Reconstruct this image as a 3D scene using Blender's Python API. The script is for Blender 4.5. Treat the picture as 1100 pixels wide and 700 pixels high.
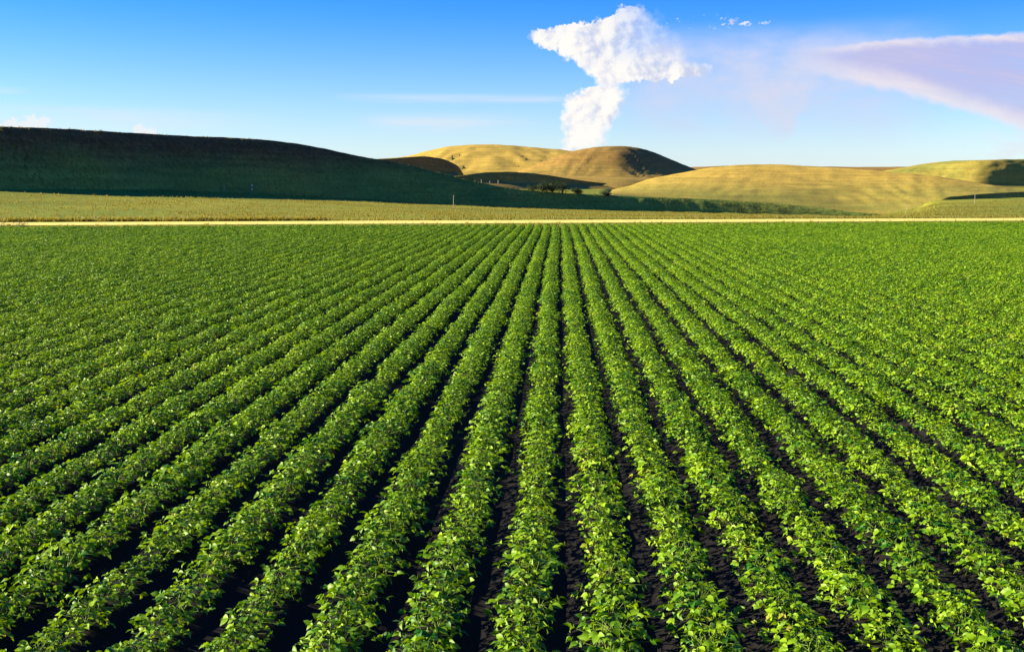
import bpy, math, random
import numpy as np
from mathutils import Vector, Matrix, Euler, noise as mnoise

for o in list(bpy.data.objects):
    bpy.data.objects.remove(o)
SC = bpy.context.scene
COL = SC.collection
R = math.radians
random.seed(7)

# ------------------------------------------------------------------ camera
F = 1180.0                       # focal length in photo pixels (photo 1100 x 700)
CAM_H = 3.95
YAW = math.atan(51 / F)          # rows vanish at x = 601
PITCH = math.atan(153 / F)       # horizon at y = 197
cd = bpy.data.cameras.new('camera')
cam = bpy.data.objects.new('camera', cd)
COL.objects.link(cam)
cam.location = (0, 0, CAM_H)
cam.rotation_euler = (math.pi / 2 - PITCH, 0, YAW)
cd.sensor_fit = 'HORIZONTAL'
cd.sensor_width = 36
cd.lens = 36 * F / 1100
cd.clip_start = 0.1
cd.clip_end = 60000
SC.camera = cam
CAMR = cam.rotation_euler.to_matrix()

# ------------------------------------------------------------------ light
SUN_AZ, SUN_EL = R(-91), R(19)
SUN_DIR = Vector((math.sin(SUN_AZ) * math.cos(SUN_EL), math.cos(SUN_AZ) * math.cos(SUN_EL), math.sin(SUN_EL)))
sd = bpy.data.lights.new('sun', 'SUN')
sd.energy = 5.0
sd.angle = R(0.53)
sd.color = (1.0, 0.86, 0.62)
sun = bpy.data.objects.new('sun', sd)
sun.rotation_euler = SUN_DIR.to_track_quat('Z', 'Y').to_euler()
sun.location = (-60, 30, 40)
COL.objects.link(sun)
SC.view_settings.view_transform = 'Standard'
SC.view_settings.look = 'None'
SC.view_settings.exposure = 1.8
SC.view_settings.gamma = 1.0
SC.view_settings.use_curve_mapping = False
SC.cycles.max_bounces = 5
SC.cycles.diffuse_bounces = 3
SC.cycles.transparent_max_bounces = 8


def ray(u, v):
    """photo pixel -> world direction whose horizontal length is 1"""
    d = CAMR @ Vector(((u - 550) / F, (350 - v) / F, -1))
    return d / math.hypot(d.x, d.y)


def at(u, v, D):
    return Vector((0, 0, CAM_H)) + ray(u, v) * D


def azel(u, v):
    d = ray(u, v)
    return math.degrees(math.atan2(d.x, d.y)), math.degrees(math.atan(d.z))


def project(p):
    q = CAMR.transposed() @ (Vector(p) - Vector((0, 0, CAM_H)))
    if q.z > -0.01:
        return None
    return 550 + F * q.x / -q.z, 350 - F * q.y / -q.z


# ------------------------------------------------------------------ node helpers
class G:
    """tiny expression builder for shader node trees"""
    def __init__(self, tree):
        self.t = tree

    def new(self, typ, **kw):
        n = self.t.nodes.new(typ)
        for k, v in kw.items():
            setattr(n, k, v)
        return n

    def put(self, sock, val):
        if isinstance(val, bpy.types.NodeSocket):
            self.t.links.new(val, sock)
        elif val is not None:
            sock.default_value = val

    def m(self, op, a, b=None, c=None, clamp=False):
        n = self.new('ShaderNodeMath', operation=op, use_clamp=clamp)
        for i, x in enumerate((a, b, c)):
            self.put(n.inputs[i], x)
        return n.outputs[0]

    def add(self, a, b): return self.m('ADD', a, b)
    def sub(self, a, b): return self.m('SUBTRACT', a, b)
    def mul(self, a, b): return self.m('MULTIPLY', a, b)
    def mn(self, a, b): return self.m('MINIMUM', a, b)
    def mx(self, a, b): return self.m('MAXIMUM', a, b)

    def step(self, x, lo, hi, t0=0.0, t1=1.0, mode='SMOOTHSTEP'):
        n = self.new('ShaderNodeMapRange', interpolation_type=mode)
        n.clamp = True
        for i, v in enumerate((x, lo, hi, t0, t1)):
            self.put(n.inputs[i], v)
        return n.outputs[0]

    def noise(self, vec, scale, detail=4, rough=0.55, dist=0.0, dims='3D', color=False):
        n = self.new('ShaderNodeTexNoise', noise_dimensions=dims)
        self.put(n.inputs['Vector'], vec)
        n.inputs['Scale'].default_value = scale
        n.inputs['Detail'].default_value = detail
        n.inputs['Roughness'].default_value = rough
        n.inputs['Distortion'].default_value = dist
        return n.outputs['Color' if color else 'Fac']

    def vec(self, x, y, z=0.0):
        n = self.new('ShaderNodeCombineXYZ')
        for i, v in enumerate((x, y, z)):
            self.put(n.inputs[i], v)
        return n.outputs[0]

    def mix(self, f, a, b, blend='MIX'):
        n = self.new('ShaderNodeMix', data_type='RGBA', blend_type=blend)
        n.clamp_factor = True
        self.put(n.inputs['Factor'], f)
        for s, v in (('A', a), ('B', b)):
            sock = [i for i in n.inputs if i.name == s and i.type == 'RGBA'][0]
            if isinstance(v, tuple):
                v = (*v[:3], 1.0)
            self.put(sock, v)
        return [o for o in n.outputs if o.type == 'RGBA'][0]

    def curve(self, x, pts):
        """piecewise curve y(x) from (x, y) points"""
        pts = sorted(pts)
        x0, x1 = pts[0][0], pts[-1][0]
        y0 = min(p[1] for p in pts); y1 = max(p[1] for p in pts)
        t = self.step(x, x0, x1, mode='LINEAR')
        n = self.new('ShaderNodeFloatCurve')
        c = n.mapping.curves[0]
        q = [((p[0] - x0) / (x1 - x0), (p[1] - y0) / (y1 - y0)) for p in pts]
        c.points[0].location = q[0]; c.points[1].location = q[-1]
        for a in q[1:-1]:
            c.points.new(*a)
        for p in c.points:
            p.handle_type = 'AUTO_CLAMPED'
        n.mapping.update()
        self.put(n.inputs['Value'], t)
        return self.add(self.mul(n.outputs[0], y1 - y0), y0)


# ------------------------------------------------------------------ world: sky and clouds
def build_world():
    w = bpy.data.worlds.new('World')
    SC.world = w
    w.use_nodes = True
    t = w.node_tree
    g = G(t)
    bg = t.nodes['Background']
    sky = g.new('ShaderNodeTexSky', sky_type='NISHITA')
    sky.sun_disc = False
    sky.sun_elevation = SUN_EL
    sky.sun_rotation = SUN_AZ % (2 * math.pi)
    sky.altitude = 900
    sky.air_density = 1.0
    sky.dust_density = 0.25
    sky.ozone_density = 2.0
    skyc = g.mix(1.0, sky.outputs[0], (0.86, 0.95, 1.22), 'MULTIPLY')
    hs = g.new('ShaderNodeHueSaturation')
    hs.inputs['Saturation'].default_value = 1.36
    hs.inputs['Value'].default_value = 1.0
    g.put(hs.inputs['Color'], skyc)
    skyc = hs.outputs[0]
    tc = g.new('ShaderNodeTexCoord')
    sp = g.new('ShaderNodeSeparateXYZ')
    g.put(sp.inputs[0], tc.outputs['Generated'])
    X, Y, Z = sp.outputs
    a = g.mul(g.m('ARCTAN2', X, Y), 57.29578)           # azimuth, degrees to the right of the rows
    e = g.mul(g.m('ARCSINE', Z), 57.29578)              # elevation
    skyc = g.mix(g.step(e, 1.0, 14.0), skyc, g.mix(1.0, skyc, (0.70, 0.86, 1.08), 'MULTIPLY'))
    sunward = g.new('ShaderNodeVectorMath', operation='DOT_PRODUCT')
    g.put(sunward.inputs[0], tc.outputs['Generated']); sunward.inputs[1].default_value = SUN_DIR
    skyc = g.mix(g.mul(g.step(sunward.outputs['Value'], 0.35, -0.7), g.step(e, 2.0, 14.0)), skyc, g.mix(1.0, skyc, (0.52, 0.68, 0.98), 'MULTIPLY'))
    K = 1.0 / (0.05 * 2 ** SC.view_settings.exposure)
    kc = lambda r, gg, b: (r * K, gg * K, b * K)
    skyc = g.mix(g.m('POWER', g.step(e, 9.0, -0.5, mode='LINEAR'), 1.6), skyc, g.mix(0.5, skyc, kc(.68, .81, .94)))

    def warp(s1, amp1, s2, amp2, seed):
        n1 = g.noise(g.vec(a, e, seed), s1, 2, 0.5, color=True)
        n2 = g.noise(g.vec(a, e, seed + 3.3), s2, 5, 0.62, color=True)
        s_1 = g.new('ShaderNodeSeparateColor'); g.put(s_1.inputs[0], n1)
        s_2 = g.new('ShaderNodeSeparateColor'); g.put(s_2.inputs[0], n2)
        aa = g.add(a, g.add(g.mul(g.sub(s_1.outputs[0], 0.5), amp1), g.mul(g.sub(s_2.outputs[0], 0.5), amp2)))
        ee = g.add(e, g.add(g.mul(g.sub(s_1.outputs[1], 0.5), amp1), g.mul(g.sub(s_2.outputs[1], 0.5), amp2)))
        return aa, ee

    def edges(pts, axis):
        out = []
        for u, v in pts:
            A, El = azel(u, v)
            out.append((El, A) if axis == 'e' else (A, El))
        return out

    # thunderhead: left and right outline as functions of elevation
    aw, ew = warp(0.7, 0.9, 2.2, 1.1, 1.7)
    Lp = [(603, 200), (604, 160), (605, 140), (602, 125), (608, 110), (625, 98), (640, 88), (632, 78), (618, 68), (598, 58),
          (576, 50), (567, 42), (580, 33), (612, 27), (632, 23), (655, 15), (672, 9), (684, 4), (700, -6)]
    Rp = [(640, 200), (643, 160), (655, 142), (668, 122), (675, 105), (672, 96), (690, 90), (742, 86), (766, 78), (752, 70),
          (738, 60), (728, 45), (722, 34), (712, 26), (704, 18), (698, 9), (690, 4), (692, -6)]
    Lc = g.curve(ew, edges(Lp, 'e'))
    Rc = g.curve(ew, edges(Rp, 'e'))
    inL = g.sub(aw, Lc)
    inR = g.sub(Rc, aw)
    wisp = g.noise(g.vec(a, e, 21.0), 1.1, 6, 0.6)
    inR = g.add(inR, g.mul(g.sub(wisp, 0.5), 0.9))
    tower = g.mul(g.step(inL, -0.12, 0.42), g.step(inR, -0.3, 0.75))
    tower = g.mul(tower, g.step(wisp, 0.25, 0.5, 0.82, 1.0))
    top = azel(690, 2)[1]
    tower = g.mul(tower, g.step(ew, top + 0.1, top - 0.25))
    # the upper right of the head thins into a veil
    A0 = azel(700, 40)[0]
    E0 = azel(700, 66)[1]
    thin = g.mul(g.step(a, A0 - 3.0, A0 + 1.4), g.step(e, E0 - 0.7, E0 + 0.9))
    tower = g.mul(tower, g.sub(1.0, g.mul(thin, 0.72)))
    # soft foot of the column
    foot = g.step(e, azel(620, 175)[1], azel(620, 150)[1], 0.55, 1.0)
    tower = g.mul(tower, foot)
    # small broken puffs to the right of the summit
    puff_n = g.noise(g.vec(g.mul(a, 0.8), e, 4.1), 2.6, 5, 0.6)
    A1, E1 = azel(770, 24)
    box = g.mul(g.mul(g.step(a, azel(705, 24)[0], azel(720, 24)[0]), g.step(a, azel(850, 24)[0], azel(815, 24)[0])),
                g.mul(g.step(e, E1 - 0.45, E1 - 0.1), g.step(e, E1 + 0.45, E1 + 0.1)))
    puffs = g.mul(g.step(puff_n, 0.575, 0.68), box)

    # sunlit and shaded billows painted into the thunderhead's colour
    r1 = g.noise(g.vec(a, e, 9.0), 0.75, 5, 0.52)
    r2 = g.noise(g.vec(g.sub(a, 0.30), g.add(e, 0.12), 9.0), 0.75, 5, 0.52)
    painted_relief = g.m('MULTIPLY_ADD', g.sub(r1, r2), 3.2, 0.68, clamp=True)
    lit = g.m('MULTIPLY_ADD', g.step(inL, 0.0, 4.5), -0.30, painted_relief, clamp=True)
    tcol = g.mix(g.step(lit, 0.0, 0.75), kc(.60, .66, .86), kc(1.03, .99, .94))

    # veil between the thunderhead and the right anvil
    vn = g.noise(g.vec(g.mul(a, 0.35), g.mul(e, 0.8), 2.0), 1.0, 5, 0.55)
    Av0, Av1 = azel(640, 60)[0], azel(930, 60)[0]
    vt = g.step(e, azel(800, 18)[1], azel(800, 62)[1])
    vb = g.step(e, azel(800, 175)[1], azel(800, 85)[1], 0.12, 1.0)
    veil = g.mul(g.mul(g.step(a, Av0, Av0 + 3.5), g.step(a, Av1 + 5, Av1)), g.mul(vt, vb))
    veil = g.mul(veil, g.step(vn, 0.2, 0.75, 0.35, 0.95))
    # faint column under the veil
    c0 = azel(838, 100)[0]
    aw4, ew4 = warp(0.8, 0.7, 2.0, 0.9, 15.0)
    half = g.step(ew4, azel(838, 150)[1], azel(838, 92)[1], 0.55, 2.1, mode='LINEAR')
    col = g.step(g.m('ABSOLUTE', g.sub(aw4, c0)), half, g.mul(half, 0.45))
    col = g.mul(col, g.mul(g.step(ew4, azel(835, 165)[1], azel(835, 125)[1]), g.step(ew4, azel(835, 62)[1], azel(835, 98)[1])))
    cn = g.noise(g.vec(a, e, 6.0), 0.6, 7, 0.62)
    col = g.mul(col, g.step(cn, 0.3, 0.65, 0.25, 0.8))

    # right anvil: top and bottom edge as functions of azimuth
    aw2, ew2 = warp(0.5, 0.45, 1.6, 0.35, 5.2)
    Tp = [(840, 53), (880, 49), (920, 45), (960, 41), (1010, 38), (1060, 36), (1120, 33), (1300, 30)]
    Bp = [(840, 70), (885, 86), (930, 95), (970, 104), (1010, 114), (1050, 127), (1090, 139), (1130, 150), (1300, 176)]
    tE = g.curve(aw2, edges(Tp, 'a'))
    bE = g.curve(aw2, edges(Bp, 'a'))
    dT = g.sub(tE, ew2)
    dB = g.sub(ew2, bE)
    Al = azel(875, 60)[0]
    fadeL = g.step(aw2, Al - 2.0, Al + 3.0)
    body = g.mul(g.mul(g.step(dT, -0.02, 0.22), g.step(dB, -0.05, 0.45)), fadeL)
    an = g.noise(g.vec(g.add(g.mul(a, 0.16), g.mul(e, 0.12)), g.add(g.mul(e, 1.1), g.mul(a, 0.22)), 12.0), 1.1, 7, 0.62)
    anvil = g.mul(body, g.step(an, 0.25, 0.7, 0.68, 1.0))
    rim = g.mx(g.mul(g.step(dB, 1.35, 0.25), g.step(dB, -0.1, 0.1)), g.mul(g.step(dT, 0.6, 0.1), 0.9))
    acol = g.mix(g.add(g.mul(rim, 0.8), g.step(an, 0.45, 0.85, 0.0, 0.35)), kc(.54, .53, .82), kc(.93, .85, .87))
    # low bank behind the right end
    ln = g.noise(g.vec(g.mul(a, 0.6), e, 3.0), 1.6, 6, 0.62)
    low = g.mul(g.step(a, azel(1000, 150)[0], azel(1110, 150)[0]), g.mul(g.step(e, azel(1050, 118)[1], azel(1050, 150)[1]), g.step(ln, 0.42, 0.7)))
    low = g.mul(low, 0.55)

    # thin streaks on the left and middle, and a whitish bank over the left hill
    sn = g.noise(g.vec(g.mul(a, 0.10), g.mul(e, 1.6), 8.0), 1.0, 5, 0.6)
    band1 = g.mul(g.step(g.m('ABSOLUTE', g.sub(e, azel(480, 106)[1])), 0.34, 0.02), g.mul(g.step(a, azel(340, 106)[0], azel(430, 106)[0]), g.step(a, azel(660, 106)[0], azel(560, 106)[0])))
    band2 = g.mul(g.step(g.m('ABSOLUTE', g.sub(e, azel(480, 133)[1])), 0.75, 0.02), g.mul(g.step(a, azel(370, 133)[0], azel(430, 133)[0]), g.step(a, azel(610, 133)[0], azel(480, 133)[0])))
    band3 = g.mul(g.step(g.m('ABSOLUTE', g.sub(e, azel(60, 128)[1])), 0.8, 0.1), g.step(a, azel(330, 127)[0], azel(130, 127)[0]))
    band4 = g.mul(g.step(g.m('ABSOLUTE', g.sub(e, azel(0, 97)[1])), 0.22, 0.02), g.step(a, azel(40, 97)[0], azel(5, 97)[0]))
    streak = g.mx(g.mx(band1, band2), g.mx(band3, band4))
    streak = g.mul(streak, g.step(sn, 0.30, 0.70, 0.12, 0.7))
    # two cumulus tops peeping over the left ridge
    aw3, ew3 = warp(1.2, 0.5, 3.5, 0.7, 7.7)
    cum = None
    for (u, v, ru, rv) in ((152, 141, 8, 8), (159, 143, 9, 6), (40, 131, 12, 7), (25, 137, 26, 7)):
        A2, E2 = azel(u, v)
        q = g.add(g.m('POWER', g.mul(g.sub(aw3, A2), 1 / (ru / 20.6)), 2.0), g.m('POWER', g.mul(g.sub(ew3, E2), 1 / (rv / 20.6)), 2.0))
        q = g.step(q, 1.1, 0.5)
        cum = q if cum is None else g.mx(cum, q)
    cum = g.mul(cum, 0.65)

    c = skyc
    c = g.mix(streak, c, kc(.78, .84, .92))
    c = g.mix(g.mul(low, 1.0), c, kc(.80, .80, .88))
    c = g.mix(veil, c, kc(.66, .70, .91))
    c = g.mix(col, c, kc(.70, .72, .88))
    c = g.mix(anvil, c, acol)
    c = g.mix(cum, c, kc(.95, .92, .90))
    c = g.mix(g.mx(tower, g.mul(puffs, 0.85)), c, tcol)
    g.put(bg.inputs['Color'], c)
    bg.inputs['Strength'].default_value = 0.05
    w.cycles.sampling_method = 'NONE'


build_world()


# ------------------------------------------------------------------ materials
def mat(name):
    m = bpy.data.materials.new(name)
    m.use_nodes = True
    m.node_tree.nodes.clear()
    g = G(m.node_tree)
    out = g.new('ShaderNodeOutputMaterial')
    return m, g, out


def principled(g, out, color, rough=0.8, bump=None, bump_d=0.05, bump_s=1.0, spec=0.3):
    p = g.new('ShaderNodeBsdfPrincipled')
    g.put(p.inputs['Base Color'], (*color, 1) if isinstance(color, tuple) else color)
    g.put(p.inputs['Roughness'], rough)
    p.inputs['Specular IOR Level'].default_value = spec
    if bump is not None:
        b = g.new('ShaderNodeBump')
        b.inputs['Distance'].default_value = bump_d
        b.inputs['Strength'].default_value = bump_s
        g.put(b.inputs['Height'], bump)
        g.put(p.inputs['Normal'], b.outputs[0])
    g.put(out.inputs['Surface'], p.outputs[0])
    return p


def prairie(name, dry, olive, green, bias=0.0, dscale=1.0, zdry=None):
    m, g, out = mat(name)
    geo = g.new('ShaderNodeNewGeometry')
    sp = g.new('ShaderNodeSeparateXYZ'); g.put(sp.inputs[0], geo.outputs['Position'])
    P = geo.outputs['Position']
    n1 = g.noise(P, 0.018 * dscale, 4, 0.55)
    n2 = g.noise(P, 0.11 * dscale, 5, 0.6)
    n3 = g.noise(P, 0.9, 5, 0.7)
    f = g.step(g.add(g.add(g.mul(n1, 1.0), g.mul(n2, 0.6)), g.add(g.mul(n3, 0.35), bias)), 0.70, 1.15)
    c = g.mix(f, dry, olive)
    f2 = g.step(g.add(g.mul(g.noise(P, 0.03 * dscale, 4, 0.6), 1.0), g.add(g.mul(n3, 0.4), bias)), 0.66, 0.95)
    c = g.mix(g.mul(f2, 0.8), c, green)
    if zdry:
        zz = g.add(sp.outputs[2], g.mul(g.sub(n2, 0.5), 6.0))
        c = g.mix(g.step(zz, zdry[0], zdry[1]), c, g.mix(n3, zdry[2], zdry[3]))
    # dark low scrub dots
    vor = g.new('ShaderNodeTexVoronoi'); g.put(vor.inputs['Vector'], g.mix(0.35, P, g.noise(P, 0.8, 3, 0.6, color=True), 'ADD'))
    vor.inputs['Scale'].default_value = 0.55
    dots = g.mul(g.step(vor.outputs['Distance'], 0.30, 0.10), g.step(g.noise(P, 0.05, 3, 0.5), 0.5, 0.66))
    c = g.mix(g.mul(dots, 0.15), c, (0.035, 0.045, 0.018))
    c = g.mix(0.6, c, g.mix(g.step(n3, 0.3, 0.7), (0.55, 0.5, 0.45), (1.4, 1.4, 1.4)), 'MULTIPLY')
    st = g.noise(g.vec(g.mul(sp.outputs[0], 0.03), g.mul(sp.outputs[1], 0.03), g.mul(sp.outputs[2], 0.8)), 1.0, 5, 0.6)
    c = g.mix(0.8, c, g.mix(g.step(st, 0.3, 0.7), (0.72, 0.74, 0.7), (1.15, 1.12, 1.05)), 'MULTIPLY')
    h = g.add(g.mul(n3, 0.5), g.mul(n2, 0.7))
    principled(g, out, c, 0.95, h, 0.5, 0.4, 0.05)
    return m


M_plain = prairie('pasture', (0.34, 0.285, 0.035), (0.22, 0.235, 0.03), (0.11, 0.175, 0.025), 0.06)
M_gold = prairie('golden_grass', (0.38, 0.29, 0.055), (0.27, 0.255, 0.05), (0.17, 0.20, 0.045), 0.0, 0.6,
                 (-3.0, 9.0, (0.36, 0.255, 0.05), (0.49, 0.355, 0.068)))
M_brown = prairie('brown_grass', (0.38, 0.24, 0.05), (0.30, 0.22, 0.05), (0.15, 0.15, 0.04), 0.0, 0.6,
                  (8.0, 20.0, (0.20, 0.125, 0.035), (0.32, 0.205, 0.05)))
M_olive = prairie('olive_grass', (0.38, 0.28, 0.055), (0.27, 0.24, 0.05), (0.14, 0.18, 0.04), 0.0, 0.7)
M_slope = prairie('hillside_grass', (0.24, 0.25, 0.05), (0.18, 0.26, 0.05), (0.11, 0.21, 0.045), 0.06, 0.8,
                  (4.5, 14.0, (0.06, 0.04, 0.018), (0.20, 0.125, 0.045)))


def soil_mat():
    m, g, out = mat('dark_soil')
    geo = g.new('ShaderNodeNewGeometry'); P = geo.outputs['Position']
    n1 = g.noise(P, 9.0, 6, 0.65)
    n2 = g.noise(P, 1.1, 4, 0.5)
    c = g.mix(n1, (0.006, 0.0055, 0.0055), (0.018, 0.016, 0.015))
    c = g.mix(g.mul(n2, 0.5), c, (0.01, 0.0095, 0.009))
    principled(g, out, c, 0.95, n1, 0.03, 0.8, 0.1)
    return m


def road_mat():
    m, g, out = mat('pale_dirt')
    geo = g.new('ShaderNodeNewGeometry'); P = geo.outputs['Position']
    n1 = g.noise(P, 0.5, 6, 0.6)
    n2 = g.noise(P, 6.0, 4, 0.6)
    c = g.mix(g.step(n1, 0.3, 0.7), (0.78, 0.67, 0.16), (0.62, 0.54, 0.12))
    c = g.mix(g.mul(n2, 0.35), c, (0.52, 0.43, 0.12))
    principled(g, out, c, 0.9, n2, 0.04, 0.6, 0.15)
    return m


def leaf_mat(name='leaf', dark=(0.010, 0.095, 0.001), lite=(0.27, 0.42, 0.004), trans=0.22):
    m, g, out = mat(name)
    att = g.new('ShaderNodeAttribute', attribute_name='tint')
    oi = g.new('ShaderNodeObjectInfo')
    t = g.add(g.mul(att.outputs['Fac'], 0.72), g.mul(oi.outputs['Random'], 0.30))
    geo = g.new('ShaderNodeNewGeometry')
    patch = g.noise(geo.outputs['Position'], 0.12, 3, 0.5)
    t = g.add(t, g.mul(g.sub(patch, 0.5), 0.5))
    c = g.mix(g.step(t, 0.0, 1.0, mode='LINEAR'), dark, lite)
    c = g.mix(g.step(t, 0.88, 1.02), c, (0.26, 0.25, 0.02))
    p = g.new('ShaderNodeBsdfPrincipled')
    g.put(p.inputs['Base Color'], c)
    p.inputs['Roughness'].default_value = 0.5
    p.inputs['Specular IOR Level'].default_value = 0.25
    tr = g.new('ShaderNodeBsdfTranslucent')
    g.put(tr.inputs['Color'], g.mix(1.0, c, (1.9, 1.75, 0.5), 'MULTIPLY'))
    mx = g.new('ShaderNodeMixShader')
    mx.inputs[0].default_value = trans
    g.put(mx.inputs[1], p.outputs[0]); g.put(mx.inputs[2], tr.outputs[0])
    g.put(out.inputs['Surface'], mx.outputs[0])
    return m


def plain_mat(name, color, rough=0.7, var=0.3, scale=8.0):
    m, g, out = mat(name)
    geo = g.new('ShaderNodeNewGeometry')
    n = g.noise(geo.outputs['Position'], scale, 4, 0.6)
    c = g.mix(n, tuple(x * (1 - var) for x in color), tuple(x * (1 + var) for x in color))
    principled(g, out, c, rough, n, 0.01, 0.5, 0.2)
    return m


M_soil, M_road = soil_mat(), road_mat()
M_leaf = leaf_mat()
M_stem = plain_mat('green_stem', (0.10, 0.16, 0.02), 0.6)
M_grass = leaf_mat('dry_grass_blade', (0.10, 0.115, 0.02), (0.27, 0.22, 0.045), 0.35)
M_shrub = leaf_mat('shrub_leaf', (0.018, 0.03, 0.012), (0.05, 0.075, 0.02), 0.25)
M_bark = plain_mat('bark', (0.09, 0.07, 0.05), 0.9)
M_post = plain_mat('weathered_wood', (0.30, 0.26, 0.20), 0.85)
M_white = plain_mat('white_paint', (0.75, 0.75, 0.72), 0.5, 0.08)
M_wire = plain_mat('wire', (0.25, 0.25, 0.25), 0.5)


# ------------------------------------------------------------------ mesh helpers
def mesh_np(name, V, faces, material, smooth=True, tint=None):
    me = bpy.data.meshes.new(name)
    me.from_pydata([tuple(v) for v in V], [], faces)
    if material:
        me.materials.append(material)
    if smooth:
        me.polygons.foreach_set('use_smooth', [True] * len(me.polygons))
    if tint is not None:
        a = me.attributes.new('tint', 'FLOAT', 'POINT')
        a.data.foreach_set('value', np.asarray(tint, dtype=np.float32))
    me.update()
    return me


def link(name, me, parent=None, **props):
    o = bpy.data.objects.new(name, me)
    COL.objects.link(o)
    if parent is not None:
        o.parent = parent
    for k, v in props.items():
        o[k] = v
    return o


def empty(name, loc, rz=0.0, **props):
    o = link(name, None, None, **props)
    o.location = loc
    o.rotation_euler = (0, 0, rz)
    o.empty_display_size = 0.2
    return o


def grid_faces(nu, nv):
    f = []
    for i in range(nu - 1):
        for j in range(nv - 1):
            a = i * nv + j
            f.append((a, a + nv, a + nv + 1, a + 1))
    return f


def interp(x, pts):
    return float(np.interp(x, [p[0] for p in pts], [p[1] for p in pts]))


def sinterp(x, pts):
    """smooth (Catmull-like) interpolation through sorted points"""
    xs = [p[0] for p in pts]
    if x <= xs[0]: return pts[0][1]
    if x >= xs[-1]: return pts[-1][1]
    i = max(k for k in range(len(xs)) if xs[k] <= x)
    i = min(i, len(xs) - 2)
    def slope(k):
        if k <= 0 or k >= len(xs) - 1: return 0.0
        d0 = (pts[k][1] - pts[k - 1][1]) / (xs[k] - xs[k - 1]); d1 = (pts[k + 1][1] - pts[k][1]) / (xs[k + 1] - xs[k])
        return 0.0 if d0 * d1 <= 0 else 2 * d0 * d1 / (d0 + d1)
    h = xs[i + 1] - xs[i]; t = (x - xs[i]) / h
    return ((2*t**3 - 3*t*t + 1) * pts[i][1] + (t**3 - 2*t*t + t) * h * slope(i)
            + (-2*t**3 + 3*t*t) * pts[i + 1][1] + (t**3 - t*t) * h * slope(i + 1))


def fbm(x, y, s, seed=0.0, oct=4):
    return mnoise.fractal(Vector((x * s, y * s, seed)), 1.0, 2.0, oct)


# ------------------------------------------------------------------ terrain
# foot of the long escarpment (left hill and the low bank added to its right for a shadow band): photo row and distance per photo column
FOOT_V = [(-900, 201), (-300, 202), (0, 203), (150, 204), (260, 207.5), (380, 213.5), (480, 219), (560, 223), (700, 227), (850, 231), (930, 232.5), (985, 224), (1010, 217), (1040, 215.5), (1100, 214.5), (2000, 213)]
FOOT_D = [(-900, 330), (-260, 225), (-100, 207), (0, 218), (260, 292), (480, 372), (700, 432), (960, 478), (1100, 490), (2000, 560)]
BANK_V = [(-700, 118), (-300, 130), (0, 136), (60, 138), (130, 142), (200, 146), (260, 148.5), (310, 153), (350, 160), (390, 168.5), (430, 175), (470, 185), (510, 195),
          (560, 203.5), (620, 208), (700, 211.5), (780, 215), (850, 220), (930, 229), (985, 232.5)]


def foot(u):
    return at(u, sinterp(u, FOOT_V), sinterp(u, FOOT_D))


def u_of_az(az):
    """photo column of an azimuth (radians right of the rows), taken at the horizon row"""
    best = math.tan(max(-1.15, min(1.15, az + YAW)))
    # exact for points on the horizon
    return 550 + best * F / math.cos(PITCH)


def ground_z(x, y):
    D = math.hypot(x, y)
    az = math.atan2(x, y)
    if D < 128 or abs(az) > 1.3:
        base = -0.02
        if D < 128:
            return base
    u = max(-900, min(2000, u_of_az(max(-1.2, min(1.2, az)))))
    Df = sinterp(u, FOOT_D)
    zf = CAM_H + ray(u, sinterp(u, FOOT_V)).z * Df
    if u < 985:
        k = ray(u, sinterp(u, BANK_V)).z
        Dt = (CAM_H - zf + 0.6 * Df) / (0.6 - k)
        Dt, zt = Dt + 6, min(2.0, CAM_H + k * Dt) - 0.6
    else:
        Dt, zt = Df + 10, zf
    lin = lambda q: (128 + (Df - 128) * q, -0.02 + (zf + 0.02) * q)
    pts = [(128, -0.02), lin(.15), lin(.4), lin(.7), (Df, zf), (Dt, zt)] + ([(Dt + 80, zt - 1.5), (780, 1.0)] if 660 < u < 975 else [(Dt + 110, zt - 0.3), (Dt + 190, 0.8)] if u >= 975 else [(660, 1.5)]) + [(1000, 2.0), (3000, 1.5), (9000, 0.0), (40000, -8.0)]
    z = sinterp(D, pts)
    if abs(az) > 0.9:
        k = min(1.0, (abs(az) - 0.9) / 0.4)
        z = z * (1 - k) + (-0.02 if D < 9000 else z) * k
    k = min(1.0, (D - 128) / 60)
    return z + k * 0.22 * fbm(x, y, 0.03, 1.0) * min(1.0, D / 300)


def build_ground():
    rings = [0.6, 4, 12, 30, 60, 90, 110, 120, 128]
    d = 128.0
    while d < 700:
        d *= 1.018
        rings.append(d)
    while d < 40000:
        d *= 1.12
        rings.append(d)
    azs = []
    a = -math.pi
    while a < math.pi - 1e-6:
        azs.append(a)
        a += R(0.5) if abs(a) < R(45) else R(3)
    V = [(r * math.sin(a), r * math.cos(a), ground_z(r * math.sin(a), r * math.cos(a))) for a in azs for r in rings]
    f = grid_faces(len(azs), len(rings))
    nv = len(rings); n = len(azs)
    for j in range(nv - 1):
        aa = (n - 1) * nv + j
        f.append((aa, j, j + 1, aa + 1))
    f.append([k * nv for k in range(n)][::-1])
    link('ground', mesh_np('ground', V, f, M_plain), kind='structure')


build_ground()


smooth01 = lambda s: s * s * (3 - 2 * s)
HILL_TUFTS = []


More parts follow.
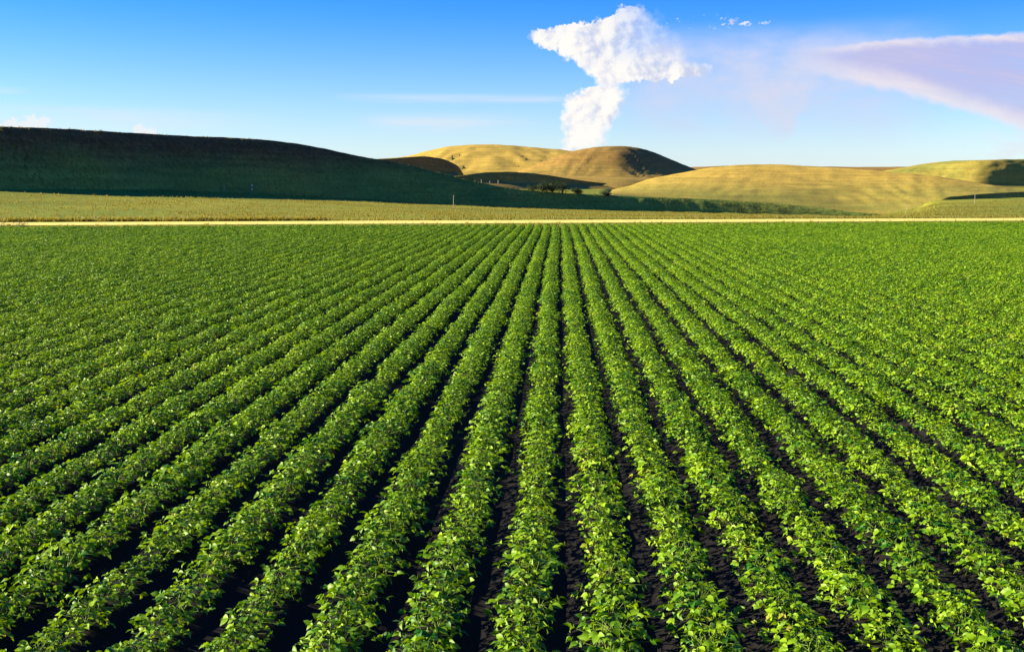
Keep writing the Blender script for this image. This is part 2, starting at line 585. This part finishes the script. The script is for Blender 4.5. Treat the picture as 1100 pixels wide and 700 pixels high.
def hill(material, us, vr, vb, Db, tan=None, Dr=None, power=1.3, back=0.6, seed=0.0, amp=0.25, rough=1.0, profile=None, bury=1.2, apron=60.0, ends=14.0, tufts=2500, nface=26, nback=12, name='hill'):
    """vr / vb: silhouette and foot rows (lists over columns); Db: foot distance; either a face slope (tan) or ridge distance Dr"""
    V = []
    taper = lambda u: smooth01(min(1.0, min(u - us[0], us[-1] - u) / ends)) if ends else 1.0
    for u in us:
        b = at(u, sinterp(u, vb), sinterp(u, Db))
        v_r = sinterp(u, vr) + 0.45 * fbm(u, 0, 0.07, seed + 2, 4)
        k = ray(u, v_r).z
        if tan:
            t = sinterp(u, tan)
            D0 = math.hypot(b.x, b.y)
            D1 = (CAM_H - b.z + t * D0) / (t - k)
        else:
            D1 = sinterp(u, Dr)
        r = at(u, v_r, D1)
        rows = []
        drop = max(0.3, r.z - b.z)
        for j in range(nface + 1):
            s = j / nface
            p = profile(s) if profile else 1 - (1 - s) ** power
            q = Vector((b.x + (r.x - b.x) * s, b.y + (r.y - b.y) * s, b.z + (r.z - b.z) * p))
            w = math.sin(math.pi * min(1, s * 1.0)) ** 0.7 if 0 < s < 1 else 0.0
            q.z += w * amp * drop * 0.25 * fbm(q.x, q.y, 1.6 / max(8, drop) * rough, seed, 3) + w * 0.10 * amp * fbm(q.x, q.y, 0.35, seed + 5, 3)
            rows.append(q)
        hd = Vector((r.x, r.y, 0)).normalized()
        L = max(20.0, drop / 0.22) * back / 0.6
        for j in range(1, nback + 1):
            s = j / nback
            p = 1 - (s * s * (3 - 2 * s))
            rows.append(Vector((r.x + hd.x * L * s, r.y + hd.y * L * s, b.z - bury + (r.z - b.z + bury) * p)))
        if apron:
            for q in (0.33, 0.66, 1.0):
                rows.insert(0, b - hd * (apron * q) - Vector((0, 0, apron * 0.13 * q ** 1.5)))
        else:
            for q in (1.0, 2.0, 3.0):
                rows.insert(0, b - hd * q - Vector((0, 0, bury * q / 3)))
        sink = (1 - taper(u)) * 7.0
        for q in rows:
            q.z -= sink
        V += rows
    nv = nface + nback + 4
    hrg = random.Random(int(seed * 10))
    for _ in range(tufts):
        i = hrg.randrange(len(us) - 1); j = hrg.randrange(2, nface + 3)
        a, b, c, d = V[i * nv + j], V[(i + 1) * nv + j], V[i * nv + j + 1], V[(i + 1) * nv + j + 1]
        q = a.lerp(b, hrg.random()).lerp(c.lerp(d, hrg.random()), hrg.random())
        if fbm(q.x, q.y, 0.05, seed, 3) > hrg.uniform(-0.6, 0.3):
            HILL_TUFTS.append((q.x, q.y, q.z - 0.05, hrg.uniform(.6, 1.1), hrg.randrange(4), hrg.uniform(0, 6.283)))
    return link(name, mesh_np(name, V, grid_faces(len(us), nv), material), kind='structure')


def cols(u0, u1, step):
    n = int(round((u1 - u0) / step))
    return [u0 + (u1 - u0) * i / n for i in range(n + 1)]



# long shaded escarpment: big left hill, then an added low bank shaped to make the shadow band
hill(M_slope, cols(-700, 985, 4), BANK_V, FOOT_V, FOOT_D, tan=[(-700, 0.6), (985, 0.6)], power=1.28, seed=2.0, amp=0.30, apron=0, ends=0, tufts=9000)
# hills behind, far to near
def hl(*a, **k):
    return hill(*a, **k)

# far flat skyline on the right
hl(M_brown, cols(690, 1500, 8), [(690, 188), (740, 180), (800, 178), (860, 178.5), (920, 179.5), (1000, 179), (1200, 176), (1500, 180)],
   [(690, 195), (1500, 195)], [(690, 1700), (1500, 1700)], Dr=[(690, 2300), (1500, 2300)], profile=smooth01, seed=3.0)
# centre left golden hill
hl(M_gold, cols(330, 760, 4), [(330, 186), (370, 176), (410, 171), (435, 168.5), (455, 163.5), (485, 157.5), (520, 155.5), (545, 156.5), (575, 159), (610, 162), (650, 168), (700, 180), (760, 192)],
   [(330, 191), (760, 193)], [(330, 800), (760, 800)], Dr=[(330, 1150), (520, 1180), (760, 1100)], profile=smooth01, seed=4.0, amp=0.2)
# shaded spur on its left
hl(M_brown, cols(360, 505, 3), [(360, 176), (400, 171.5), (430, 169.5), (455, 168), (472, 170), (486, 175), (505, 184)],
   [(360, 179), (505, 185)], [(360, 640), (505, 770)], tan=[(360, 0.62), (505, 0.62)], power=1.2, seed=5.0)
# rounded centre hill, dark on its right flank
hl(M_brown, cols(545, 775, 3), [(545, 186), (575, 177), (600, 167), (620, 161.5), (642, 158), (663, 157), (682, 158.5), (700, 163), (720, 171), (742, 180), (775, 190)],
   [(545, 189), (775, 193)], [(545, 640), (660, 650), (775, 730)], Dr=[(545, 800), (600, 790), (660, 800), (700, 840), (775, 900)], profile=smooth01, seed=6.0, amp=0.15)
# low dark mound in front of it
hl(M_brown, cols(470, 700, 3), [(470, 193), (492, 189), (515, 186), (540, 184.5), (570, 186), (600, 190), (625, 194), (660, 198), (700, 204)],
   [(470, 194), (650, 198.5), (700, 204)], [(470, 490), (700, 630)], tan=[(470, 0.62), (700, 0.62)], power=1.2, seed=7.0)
# golden ridge right of centre
hl(M_gold, cols(640, 1120, 4), [(640, 206.5), (665, 201), (690, 194), (730, 186), (765, 180), (800, 177), (830, 176.5), (870, 178.5), (910, 181), (960, 185), (1010, 190), (1060, 198), (1120, 206)],
   [(640, 207), (700, 214), (780, 218), (850, 223), (930, 229), (1000, 226), (1120, 222)], [(640, 452), (700, 466), (850, 498), (1120, 540)],
   Dr=[(640, 640), (820, 740), (1120, 660)], apron=14, profile=lambda s: s ** 0.9 * (1 - .25 * s) + .25 * smooth01(s) * s, seed=8.0, amp=0.12)
# right hill, its right face in shade
hl(M_olive, cols(890, 1700, 4), [(890, 194), (930, 187), (970, 180), (1000, 175), (1030, 172.5), (1060, 171.8), (1100, 171), (1200, 169), (1400, 172), (1700, 182)],
   [(890, 196), (1050, 199), (1700, 200)], [(890, 790), (980, 752), (1040, 745), (1100, 778), (1200, 858), (1700, 1260)],
   tan=[(890, 0.2), (990, 0.24), (1110, 0.62), (1700, 0.62)], power=1.3, seed=9.0)
# low dark bank at the right
hl(M_olive, cols(985, 1700, 5), [(985, 214.4), (1020, 211.5), (1060, 208), (1100, 206), (1300, 205), (1700, 208)],
   [(985, 214.5), (1040, 214.7), (1100, 215.5), (1700, 217)], [(985, 520), (1100, 585), (1700, 880)], tan=[(985, 0.62), (1700, 0.62)], power=1.2, seed=11.0, apron=4, ends=34)

# ------------------------------------------------------------------ field soil and road
ROW = 0.76
END0, ENDK = 99.0, 0.176            # far edge of the field: y = END0 + ENDK * x
ROWS_R = [0.45 + ROW * k for k in range(0, 92)]
ROWS_L = [-0.31 - ROW * k for k in range(0, 92)]
FX0, FX1 = ROWS_L[-1] - 0.6, ROWS_R[-1] + 0.6


def yend(x):
    return max(70.0, END0 + ENDK * x)


def row_wander(x, y):
    """rows are not ruler straight"""
    return 0.035 * math.sin(y * 0.11 + x * 0.9) + 0.03 * fbm(0.0, y, 0.13, x * 0.05, 2)


def build_soil():
    offs = (-0.38, -0.22, -0.11, 0.0, 0.11, 0.22)
    hs = (0.0, 0.045, 0.10, 0.115, 0.10, 0.045)
    xs = []
    for xr in sorted(ROWS_L + ROWS_R):
        xs += [(xr + o, h) for o, h in zip(offs, hs)]
    ys = [-3 + 0.45 * i for i in range(60)] + [24 + 1.5 * i for i in range(1, 80)]
    V = []
    for x, h in xs:
        for y in ys:
            yy = min(y, yend(x) + 0.3)
            V.append((x, yy, 0.006 + h + 0.02 * (mnoise.noise(Vector((x * 6, yy * 3, 0))) + 0.6) * (1 if yy < 40 else 0.3)))
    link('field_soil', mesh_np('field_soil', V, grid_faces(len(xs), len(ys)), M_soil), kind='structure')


build_soil()


def strip(name, material, y0, y1, z, wob=0.25):
    V = []
    xs = [-150 + 3.0 * i for i in range(101)]
    n = 6
    for x in xs:
        a = END0 + ENDK * x + y0 + wob * fbm(x, 0, 0.12, y0, 3)
        b = END0 + ENDK * x + y1 + wob * fbm(x, 9, 0.12, y1, 3)
        for j in range(n):
            s = j / (n - 1)
            yy = a + (b - a) * s
            zz = max(z, ground_z(x, yy) + z + 0.03)
            V.append((x, yy, zz + 0.025 * math.sin(s * math.pi * 4) ** 2))
    link(name, mesh_np(name, V, grid_faces(len(xs), n), material), kind='structure')


strip('dirt_road', M_road, 11.5, 20.5, 0.02)

# ------------------------------------------------------------------ crop plants
LEAF_V = np.array([(0, 0, 0), (-.27, .28, .11), (-.29, .58, .08), (0, 1, -.18), (.27, .28, .11), (.29, .58, .08), (0, .30, 0), (0, .64, -.02)])
LEAF_F = [(0, 4, 6), (0, 6, 1), (6, 4, 5, 7), (6, 7, 2, 1), (7, 5, 3), (7, 3, 2)]


def frame(axis, normal):
    y = Vector(axis).normalized()
    z = (Vector(normal) - y * Vector(normal).dot(y)).normalized()
    x = y.cross(z)
    return Matrix((x, y, z)).transposed()


def tube(V, Fc, p0, p1, r0, r1, n=3):
    d = (Vector(p1) - Vector(p0)).normalized()
    a = d.orthogonal().normalized(); b = d.cross(a)
    i0 = len(V)
    for p, r in ((p0, r0), (p1, r1)):
        for k in range(n):
            t = 2 * math.pi * k / n
            V.append(tuple(Vector(p) + (a * math.cos(t) + b * math.sin(t)) * r))
    for k in range(n):
        Fc.append((i0 + k, i0 + (k + 1) % n, i0 + n + (k + 1) % n, i0 + n + k))


def plant_variant(seed):
    """-> list of leaf transforms (matrix, tint) sorted by height, and stem geometry"""
    rg = random.Random(seed)
    leaves = []
    SV, SF = [], []
    rx = rg.uniform(0.235, 0.275); ry = rg.uniform(0.22, 0.26); H = rg.uniform(0.18, 0.245)
    n = 38
    stems = []
    for k in range(5):
        a = k * 1.2566 + rg.uniform(-.4, .4)
        top = Vector((math.cos(a) * rx * rg.uniform(.15, .6), math.sin(a) * ry * rg.uniform(.15, .6), H * rg.uniform(.62, .95)))
        mid = Vector((top.x * .45, top.y * .45, top.z * .55))
        base = Vector((math.cos(a) * .015, math.sin(a) * .015, -0.01))
        tube(SV, SF, base, mid, .008, .0065)
        tube(SV, SF, mid, top, .0065, .004)
        stems.append((base, mid, top))
    for k in range(n):
        ph = k * 2.39996 + rg.uniform(-.35, .35)
        ct = 1 - (k + .5) / n * 0.98                 # cos(theta), golden spiral dome
        st = math.sqrt(max(0, 1 - ct * ct))
        rad = rg.uniform(.55, 1.2)
        end = Vector((rx * st * math.cos(ph) * rad, ry * st * math.sin(ph) * rad, 0.06 + H * (ct ** 0.9) * rg.uniform(.82, 1.1)))
        base, mid, top = min(stems, key=lambda s: (s[2] - end).length)
        t = rg.uniform(.35, 1.0)
        fr = mid.lerp(top, t) if end.z > mid.z else base.lerp(mid, rg.uniform(.5, 1))
        tube(SV, SF, fr, end, .0036, .002)
        out = Vector((math.cos(ph), math.sin(ph), 0))
        nn = Vector((out.x * st * 1.1, out.y * st * 1.1, 0.45 + ct * 0.6))
        tint0 = rg.gauss(.43, .26)
        size = rg.uniform(.052, .084) * (0.8 if ct > .9 else 1.0)
        for s in (-1, 0, 1):
            yaw = s * rg.uniform(.9, 1.5)
            ax = Vector((out.x * math.cos(yaw) - out.y * math.sin(yaw), out.x * math.sin(yaw) + out.y * math.cos(yaw), rg.uniform(-.55, .45)))
            nr = nn + Vector((rg.gauss(0, .45), rg.gauss(0, .45), rg.uniform(-.3, .05)))
            sz = size * (1.12 if s == 0 else rg.uniform(.75, 1.0))
            M = Matrix.Translation(end) @ (frame(ax, nr).to_4x4()) @ Matrix.Diagonal((sz * rg.uniform(.9, 1.15), sz, sz * rg.uniform(.6, 1.6), 1))
            leaves.append((M, min(1.0, max(0.0, tint0 + rg.gauss(0, .12)))))
    leaves.sort(key=lambda l: -l[0].translation.z)
    return leaves, SV, SF


def leaves_geo(leaves):
    V, Fc, T = [], [], []
    for M, t in leaves:
        i0 = len(V)
        A = np.array(M)
        W = LEAF_V @ A[:3, :3].T + A[:3, 3]
        V += [tuple(w) for w in W]
        Fc += [tuple(i0 + k for k in f) for f in LEAF_F]
        T += [t] * 8
    return V, Fc, T


NVAR = 7
VAR = [plant_variant(100 + i) for i in range(NVAR)]
LEAF_MESH = [mesh_np('leaf', LEAF_V, LEAF_F, M_leaf, True, [t] * 8) for t in (0.08, 0.25, 0.4, 0.55, 0.7, 0.86)]

# every plant position in the field
prg = random.Random(11)
spots = []
for side, rows in (('left', ROWS_L), ('right', ROWS_R)):
    for k, xr in enumerate(rows):
        y = 1.5 + prg.uniform(0, .3)
        while y < yend(xr) - 0.2:
            x = xr + row_wander(xr, y) + prg.gauss(0, .025)
            if abs(x) < 0.60 * y + 7:
                miss = prg.random() < 0.012
                vig = 1.0 + 0.2 * fbm(xr * 1.7, y, 0.5, 3.0, 3) + prg.gauss(0, .08)
                if not miss:
                    spots.append((side, k, x, y, min(1.3, max(.62, vig)), prg.randrange(NVAR), prg.uniform(0, 6.283)))
            y += prg.uniform(.29, .46)


def seen(s):
    p = project((s[2], s[3], 0.25))
    return p is not None and 4 < p[0] < 1096 and p[1] < 696


vis = sorted((s for s in spots if seen(s)), key=lambda s: s[2] ** 2 + s[3] ** 2)
near = vis[:300]
near_set = set(map(id, near))
rest = [s for s in spots if id(s) not in near_set]

ORD = ('first second third fourth fifth sixth seventh eighth ninth tenth eleventh twelfth thirteenth fourteenth fifteenth sixteenth '
       'seventeenth eighteenth nineteenth twentieth').split()
ORD += ['twenty-' + w for w in ORD[:9]] + ['thirtieth'] + ['thirty-' + w for w in ORD[:9]]

split = {}
def variant_meshes(v, K):
    if (v, K) not in split:
        lv, SV, SF = VAR[v]
        V, Fc, T = leaves_geo(lv[K:])
        split[(v, K)] = (mesh_np('foliage', V, Fc, M_leaf, True, T), mesh_np('stem', SV, SF, M_stem, True), lv[:K])
    return split[(v, K)]


count = {}
for i, (side, k, x, y, sc, v, rz) in enumerate(near):
    c = count[(side, k)] = count.get((side, k), 0) + 1
    K = 20 if i < 90 else 9
    fol, stm, top = variant_meshes(v, K)
    r = empty('crop_plant', (x, y, 0.105), rz,
              label='leafy green crop plant, %s from the front in %s row %s of the central furrow' % (ORD[c - 1], ORD[k], side),
              category='plant', group='crop plants in the nearest rows')
    r.scale = (sc, sc, sc * (0.95 + 0.1 * math.sin(i)))
    link('stem', stm, r)
    link('foliage', fol, r, kind='stuff')
    for M, t in top:
        o = link('leaf', LEAF_MESH[min(5, max(0, int(t * 6)))], r)
        o.matrix_basis = M


# ------------------------------------------------------------------ scatter: prototypes and points live in one mesh, geometry nodes instance them
def scatter_object(name, protos, pts, materials, label, category):
    """protos: list of (V, faces, tint, material index); pts: (x, y, z, scale, proto, rz)"""
    V, Fc, T, PID, MI = [], [], [], [], []
    for pi, geo in enumerate(protos):
        for (pv, pf, pt, mi) in geo:
            i0 = len(V)
            V += [tuple(q) for q in pv]
            Fc += [tuple(i0 + a for a in f) for f in pf]
            T += list(pt); PID += [pi] * len(pv); MI += [mi] * len(pf)
    n0 = len(V)
    V += [p[:3] for p in pts]
    me = bpy.data.meshes.new(name)
    me.from_pydata(V, [], Fc)
    for m in materials:
        me.materials.append(m)
    me.polygons.foreach_set('material_index', MI)
    me.polygons.foreach_set('use_smooth', [True] * len(Fc))
    def attr(nm, typ, vals, field='value'):
        a = me.attributes.new(nm, typ, 'POINT')
        a.data.foreach_set(field, np.asarray(vals, dtype=np.int32 if typ == 'INT' else np.float32).ravel())
    attr('tint', 'FLOAT', T + [0.0] * len(pts))
    attr('proto', 'INT', PID + [-1] * len(pts))
    attr('pick', 'INT', [0] * n0 + [p[4] for p in pts])
    attr('size', 'FLOAT', [1.0] * n0 + [p[3] for p in pts])
    attr('turn', 'FLOAT', [0.0] * n0 + [p[5] for p in pts])
    me.update()
    ng = bpy.data.node_groups.new(name + '_nodes', 'GeometryNodeTree')
    ng.interface.new_socket('Geometry', in_out='INPUT', socket_type='NodeSocketGeometry')
    ng.interface.new_socket('Geometry', in_out='OUTPUT', socket_type='NodeSocketGeometry')
    N, L = ng.nodes, ng.links
    gi = N.new('NodeGroupInput'); go = N.new('NodeGroupOutput')
    def named(nm, typ):
        q = N.new('GeometryNodeInputNamedAttribute'); q.data_type = typ
        q.inputs['Name'].default_value = nm
        return q.outputs[0]
    def sep(k):
        cmp_ = N.new('FunctionNodeCompare'); cmp_.data_type = 'INT'; cmp_.operation = 'EQUAL'
        L.new(named('proto', 'INT'), [s for s in cmp_.inputs if s.name == 'A' and s.type == 'INT'][0])
        [s for s in cmp_.inputs if s.name == 'B' and s.type == 'INT'][0].default_value = k
        s = N.new('GeometryNodeSeparateGeometry'); s.domain = 'POINT'
        L.new(gi.outputs[0], s.inputs[0]); L.new(cmp_.outputs[0], s.inputs[1])
        return s.outputs[0]
    g2i = N.new('GeometryNodeGeometryToInstance')
    for k in reversed(range(len(protos))):
        L.new(sep(k), g2i.inputs[0])
    m2p = N.new('GeometryNodeMeshToPoints')
    L.new(sep(-1), m2p.inputs['Mesh'])
    iop = N.new('GeometryNodeInstanceOnPoints')
    L.new(m2p.outputs[0], iop.inputs['Points'])
    L.new(g2i.outputs[0], iop.inputs['Instance'])
    iop.inputs['Pick Instance'].default_value = True
    L.new(named('pick', 'INT'), iop.inputs['Instance Index'])
    cx = N.new('ShaderNodeCombineXYZ'); L.new(named('turn', 'FLOAT'), cx.inputs[2])
    L.new(cx.outputs[0], iop.inputs['Rotation'])
    L.new(named('size', 'FLOAT'), iop.inputs['Scale'])
    L.new(iop.outputs[0], go.inputs[0])
    o = link(name, me, None, kind='stuff', label=label, category=category)
    md = o.modifiers.new('scatter', 'NODES'); md.node_group = ng
    return o


protos = []
for lv, SV, SF in VAR:
    V, Fc, T = leaves_geo(lv)
    protos.append([(V, Fc, T, 0), (SV, SF, [0.5] * len(SV), 1)])
scatter_object('crop_plants', protos, [(x, y, 0.105, sc, v, rz) for (_, _, x, y, sc, v, rz) in rest], [M_leaf, M_stem],
               'dense green rows of crop plants reaching back to the dirt road', 'crop rows')


# grass tufts on the pasture beyond the road
def tuft(seed):
    rg = random.Random(seed)
    V, Fc, T = [], [], []
    for b in range(16):
        a = rg.uniform(0, 6.283); r = rg.uniform(0, .16); h = rg.uniform(.18, .5); lean = rg.uniform(.05, .25); w = rg.uniform(.012, .024)
        c = Vector((math.cos(a) * r, math.sin(a) * r, -.03)); d = Vector((math.cos(a), math.sin(a), 0)); s = Vector((-d.y, d.x, 0)) * w
        i0 = len(V)
        m = c + d * lean * .35 + Vector((0, 0, h * .6)); tp = c + d * lean + Vector((0, 0, h))
        V += [tuple(c - s), tuple(c + s), tuple(m + s * .8), tuple(m - s * .8), tuple(tp)]
        Fc += [(i0, i0 + 1, i0 + 2, i0 + 3), (i0 + 3, i0 + 2, i0 + 4)]
        T += [rg.uniform(0, 1)] * 5
    return [(V, Fc, T, 0)]


grg = random.Random(5)
tp = []
for i in range(60000):
    D = 108 + 330 * grg.random() ** 1.4
    az = R(grg.uniform(-33, 31))
    x, y = D * math.sin(az), D * math.cos(az)
    e = y - (END0 + ENDK * x)
    if e < 20.8 + grg.random() * 1.2:
        continue
    u = u_of_az(az)
    if D > sinterp(u, FOOT_D) + 1:
        continue
    n = fbm(x, y, 0.07, 4.0, 3)
    if grg.random() > 0.62 + n:
        continue
    tp.append((x, y, ground_z(x, y) - .01, grg.uniform(.35, .75) * (1 + .4 * n), grg.randrange(4), grg.uniform(0, 6.283)))
for i in range(2600):                       # thin verge between crop and road
    x = grg.uniform(-70, 70)
    tp.append((x, END0 + ENDK * x + grg.choice((grg.uniform(.5, 9.0), grg.uniform(20.5, 22.5))), .0, grg.uniform(.4, .9), grg.randrange(4), grg.uniform(0, 6.283)))
for i in range(1500):                       # taller growth on the far verge at the left
    x = -25 - 45 * grg.random()
    tp.append((x, END0 + ENDK * x + grg.uniform(20.7, 23), .0, grg.uniform(.8, 1.5), grg.randrange(4), grg.uniform(0, 6.283)))
scatter_object('pasture_grass', [tuft(i) for i in range(4)], tp + HILL_TUFTS, [M_grass], 'dry yellow green grass covering the pasture and hills beyond the road', 'grass')


# ------------------------------------------------------------------ shrubs, trees and posts
def bush(name, loc, w, h, label, category, group=None, trunk=True, seed=0, nleaf=420):
    rg = random.Random(seed)
    props = dict(label=label, category=category)
    if group: props['group'] = group
    r = empty(name, loc, 0, **props)
    V, Fc = [], []
    lobes = []
    nl = 9
    for k in range(nl):
        a = rg.uniform(0, 6.283); q = rg.uniform(.1, .32) * w
        c = Vector((math.cos(a) * q, math.sin(a) * q, h * rg.uniform(.3, .74)))
        lobes.append((c, rg.uniform(.24, .34) * w, rg.uniform(.2, .3) * h))
        mid = Vector((c.x * .3, c.y * .3, h * .3))
        tube(V, Fc, (0, 0, -.1), mid, .035 * w, .022 * w, 5)
        tube(V, Fc, mid, c, .022 * w, .006 * w, 5)
    link('trunk', mesh_np('trunk', V, Fc, M_bark), r)
    V, Fc, T = [], [], []
    for k in range(nleaf):
        c, rw, rh = rg.choice(lobes)
        d = Vector((rg.gauss(0, 1), rg.gauss(0, 1), rg.gauss(0, 1))).normalized() * (rg.random() ** .35)
        p = c + Vector((d.x * rw, d.y * rw, d.z * rh * 1.5))
        if p.z < .06 * h: p.z = .06 * h + rg.random() * .2 * h
        sz = w * rg.uniform(.035, .075)
        M = Matrix.Translation(p) @ frame((rg.gauss(0, 1), rg.gauss(0, 1), rg.gauss(0, .6)), (d.x, d.y, d.z + .5)).to_4x4() @ Matrix.Scale(sz, 4)
        i0 = len(V); A = np.array(M)
        V += [tuple(q) for q in (LEAF_V @ A[:3, :3].T + A[:3, 3])]
        Fc += [tuple(i0 + a for a in f) for f in LEAF_F]
        T += [rg.random()] * 8
    link('crown', mesh_np('crown', V, Fc, M_shrub, True, T), r, kind='stuff')
    return r


def rough_ground(u, v, D):
    return at(u, v, D)


def bank_top(u):
    b = foot(u)
    t = 0.6
    k = ray(u, sinterp(u, BANK_V)).z
    D0 = math.hypot(b.x, b.y)
    return at(u, sinterp(u, BANK_V), (CAM_H - b.z + t * D0) / (t - k))


bushes = [(572, 3.4, 2.4, 'small dark bush at the left end of the thicket on the bank'),
          (582, 4.6, 3.6, 'dark spreading bush second from left in the thicket on the bank'),
          (593, 5.6, 5.2, 'tallest dark tree in the middle of the thicket on the bank'),
          (604, 4.8, 4.4, 'dark rounded tree at the right of the thicket on the bank'),
          (619, 4.6, 2.4, 'low dark bush just right of the thicket on the bank'),
          (650, 4.0, 1.8, 'lone low bush further right along the top of the bank')]
for i, (u, w, h, lab) in enumerate(bushes):
    p = bank_top(u)
    bush('tree' if h > 3.8 else 'bush', p - Vector((0, 0, 0.25)), w * 1.25, h, lab, 'tree' if h > 3.8 else 'bush', 'thicket on the bank', seed=40 + i, nleaf=1300)


def post(loc, h, r, label, cap=False, insul=False, name='fence_post', group=None, seed=0):
    props = dict(label=label, category='post')
    if group: props['group'] = group
    e = empty(name, loc, 0, **props)
    V, Fc = [], []
    tube(V, Fc, (0, 0, -.3), (0.02 * h, 0, h), r, r * .85, 8)
    Fc.append(tuple(range(15, 7, -1)))
    link('shaft', mesh_np('shaft', V, Fc, M_post, False), e)
    if cap:
        V, Fc = [], []
        for z0 in (h * .5, h * .98):
            tube(V, Fc, (0.01 * h, 0, z0), (0.02 * h, 0, z0 + .36), r * 2.2, r * 2.0, 8)
        link('marker', mesh_np('marker', V, Fc, M_white, False), e)
    if insul:
        V, Fc = [], []
        tube(V, Fc, (-.5, 0, h * .92), (.5, 0, h * .92), r * .6, r * .6, 6)
        link('crossbar', mesh_np('crossbar', V, Fc, M_post, False), e)
    return e


def on_ground(u, D):
    d = ray(u, 215)
    x, y = d.x * D, d.y * D
    return (x, y, ground_z(x, y))


post(on_ground(241, 285), 2.4, .10, 'dark wooden post at the foot of the big shaded left hill')
post(on_ground(271, 288), 2.0, .09, 'wooden post with white markers at the foot of the big left hill', cap=True)
post(on_ground(487, 210), 2.7, .06, 'tall pale wooden post in the pasture left of the centre')
post(on_ground(974, 330), 2.0, .05, 'wooden post in the right pasture, left of the two', group='posts in the right pasture')
post(on_ground(1047, 330), 2.5, .06, 'taller wooden post in the right pasture, right of the two', group='posts in the right pasture')

for k, (u, h) in enumerate(((517, 4.0), (526, 3.4), (535, 3.8))):
    d = ray(u, 200)
    x, y = d.x * 455, d.y * 455
    post((x, y, ground_z(x, y)), h, .14, 'slim pale pole standing before the low mound, %s of three' % ('left', 'middle', 'right')[k], group='poles before the low mound')

# dark weedy clumps at the far left corner of the field
for i, (u, dd) in enumerate(((2, .9), (10, .8), (18, 1.0), (26, .8))):
    d = ray(u, 240)
    D = (END0 + dd) / (d.y - ENDK * d.x)
    x, y = d.x * D, d.y * D
    bush('weed_clump', (x, y, 0), 1.1, .8, ('dark green weed clump at the left end of the field edge, %s from the left' % ORD[i]), 'weed', 'weeds at the field corner', seed=70 + i, nleaf=260)
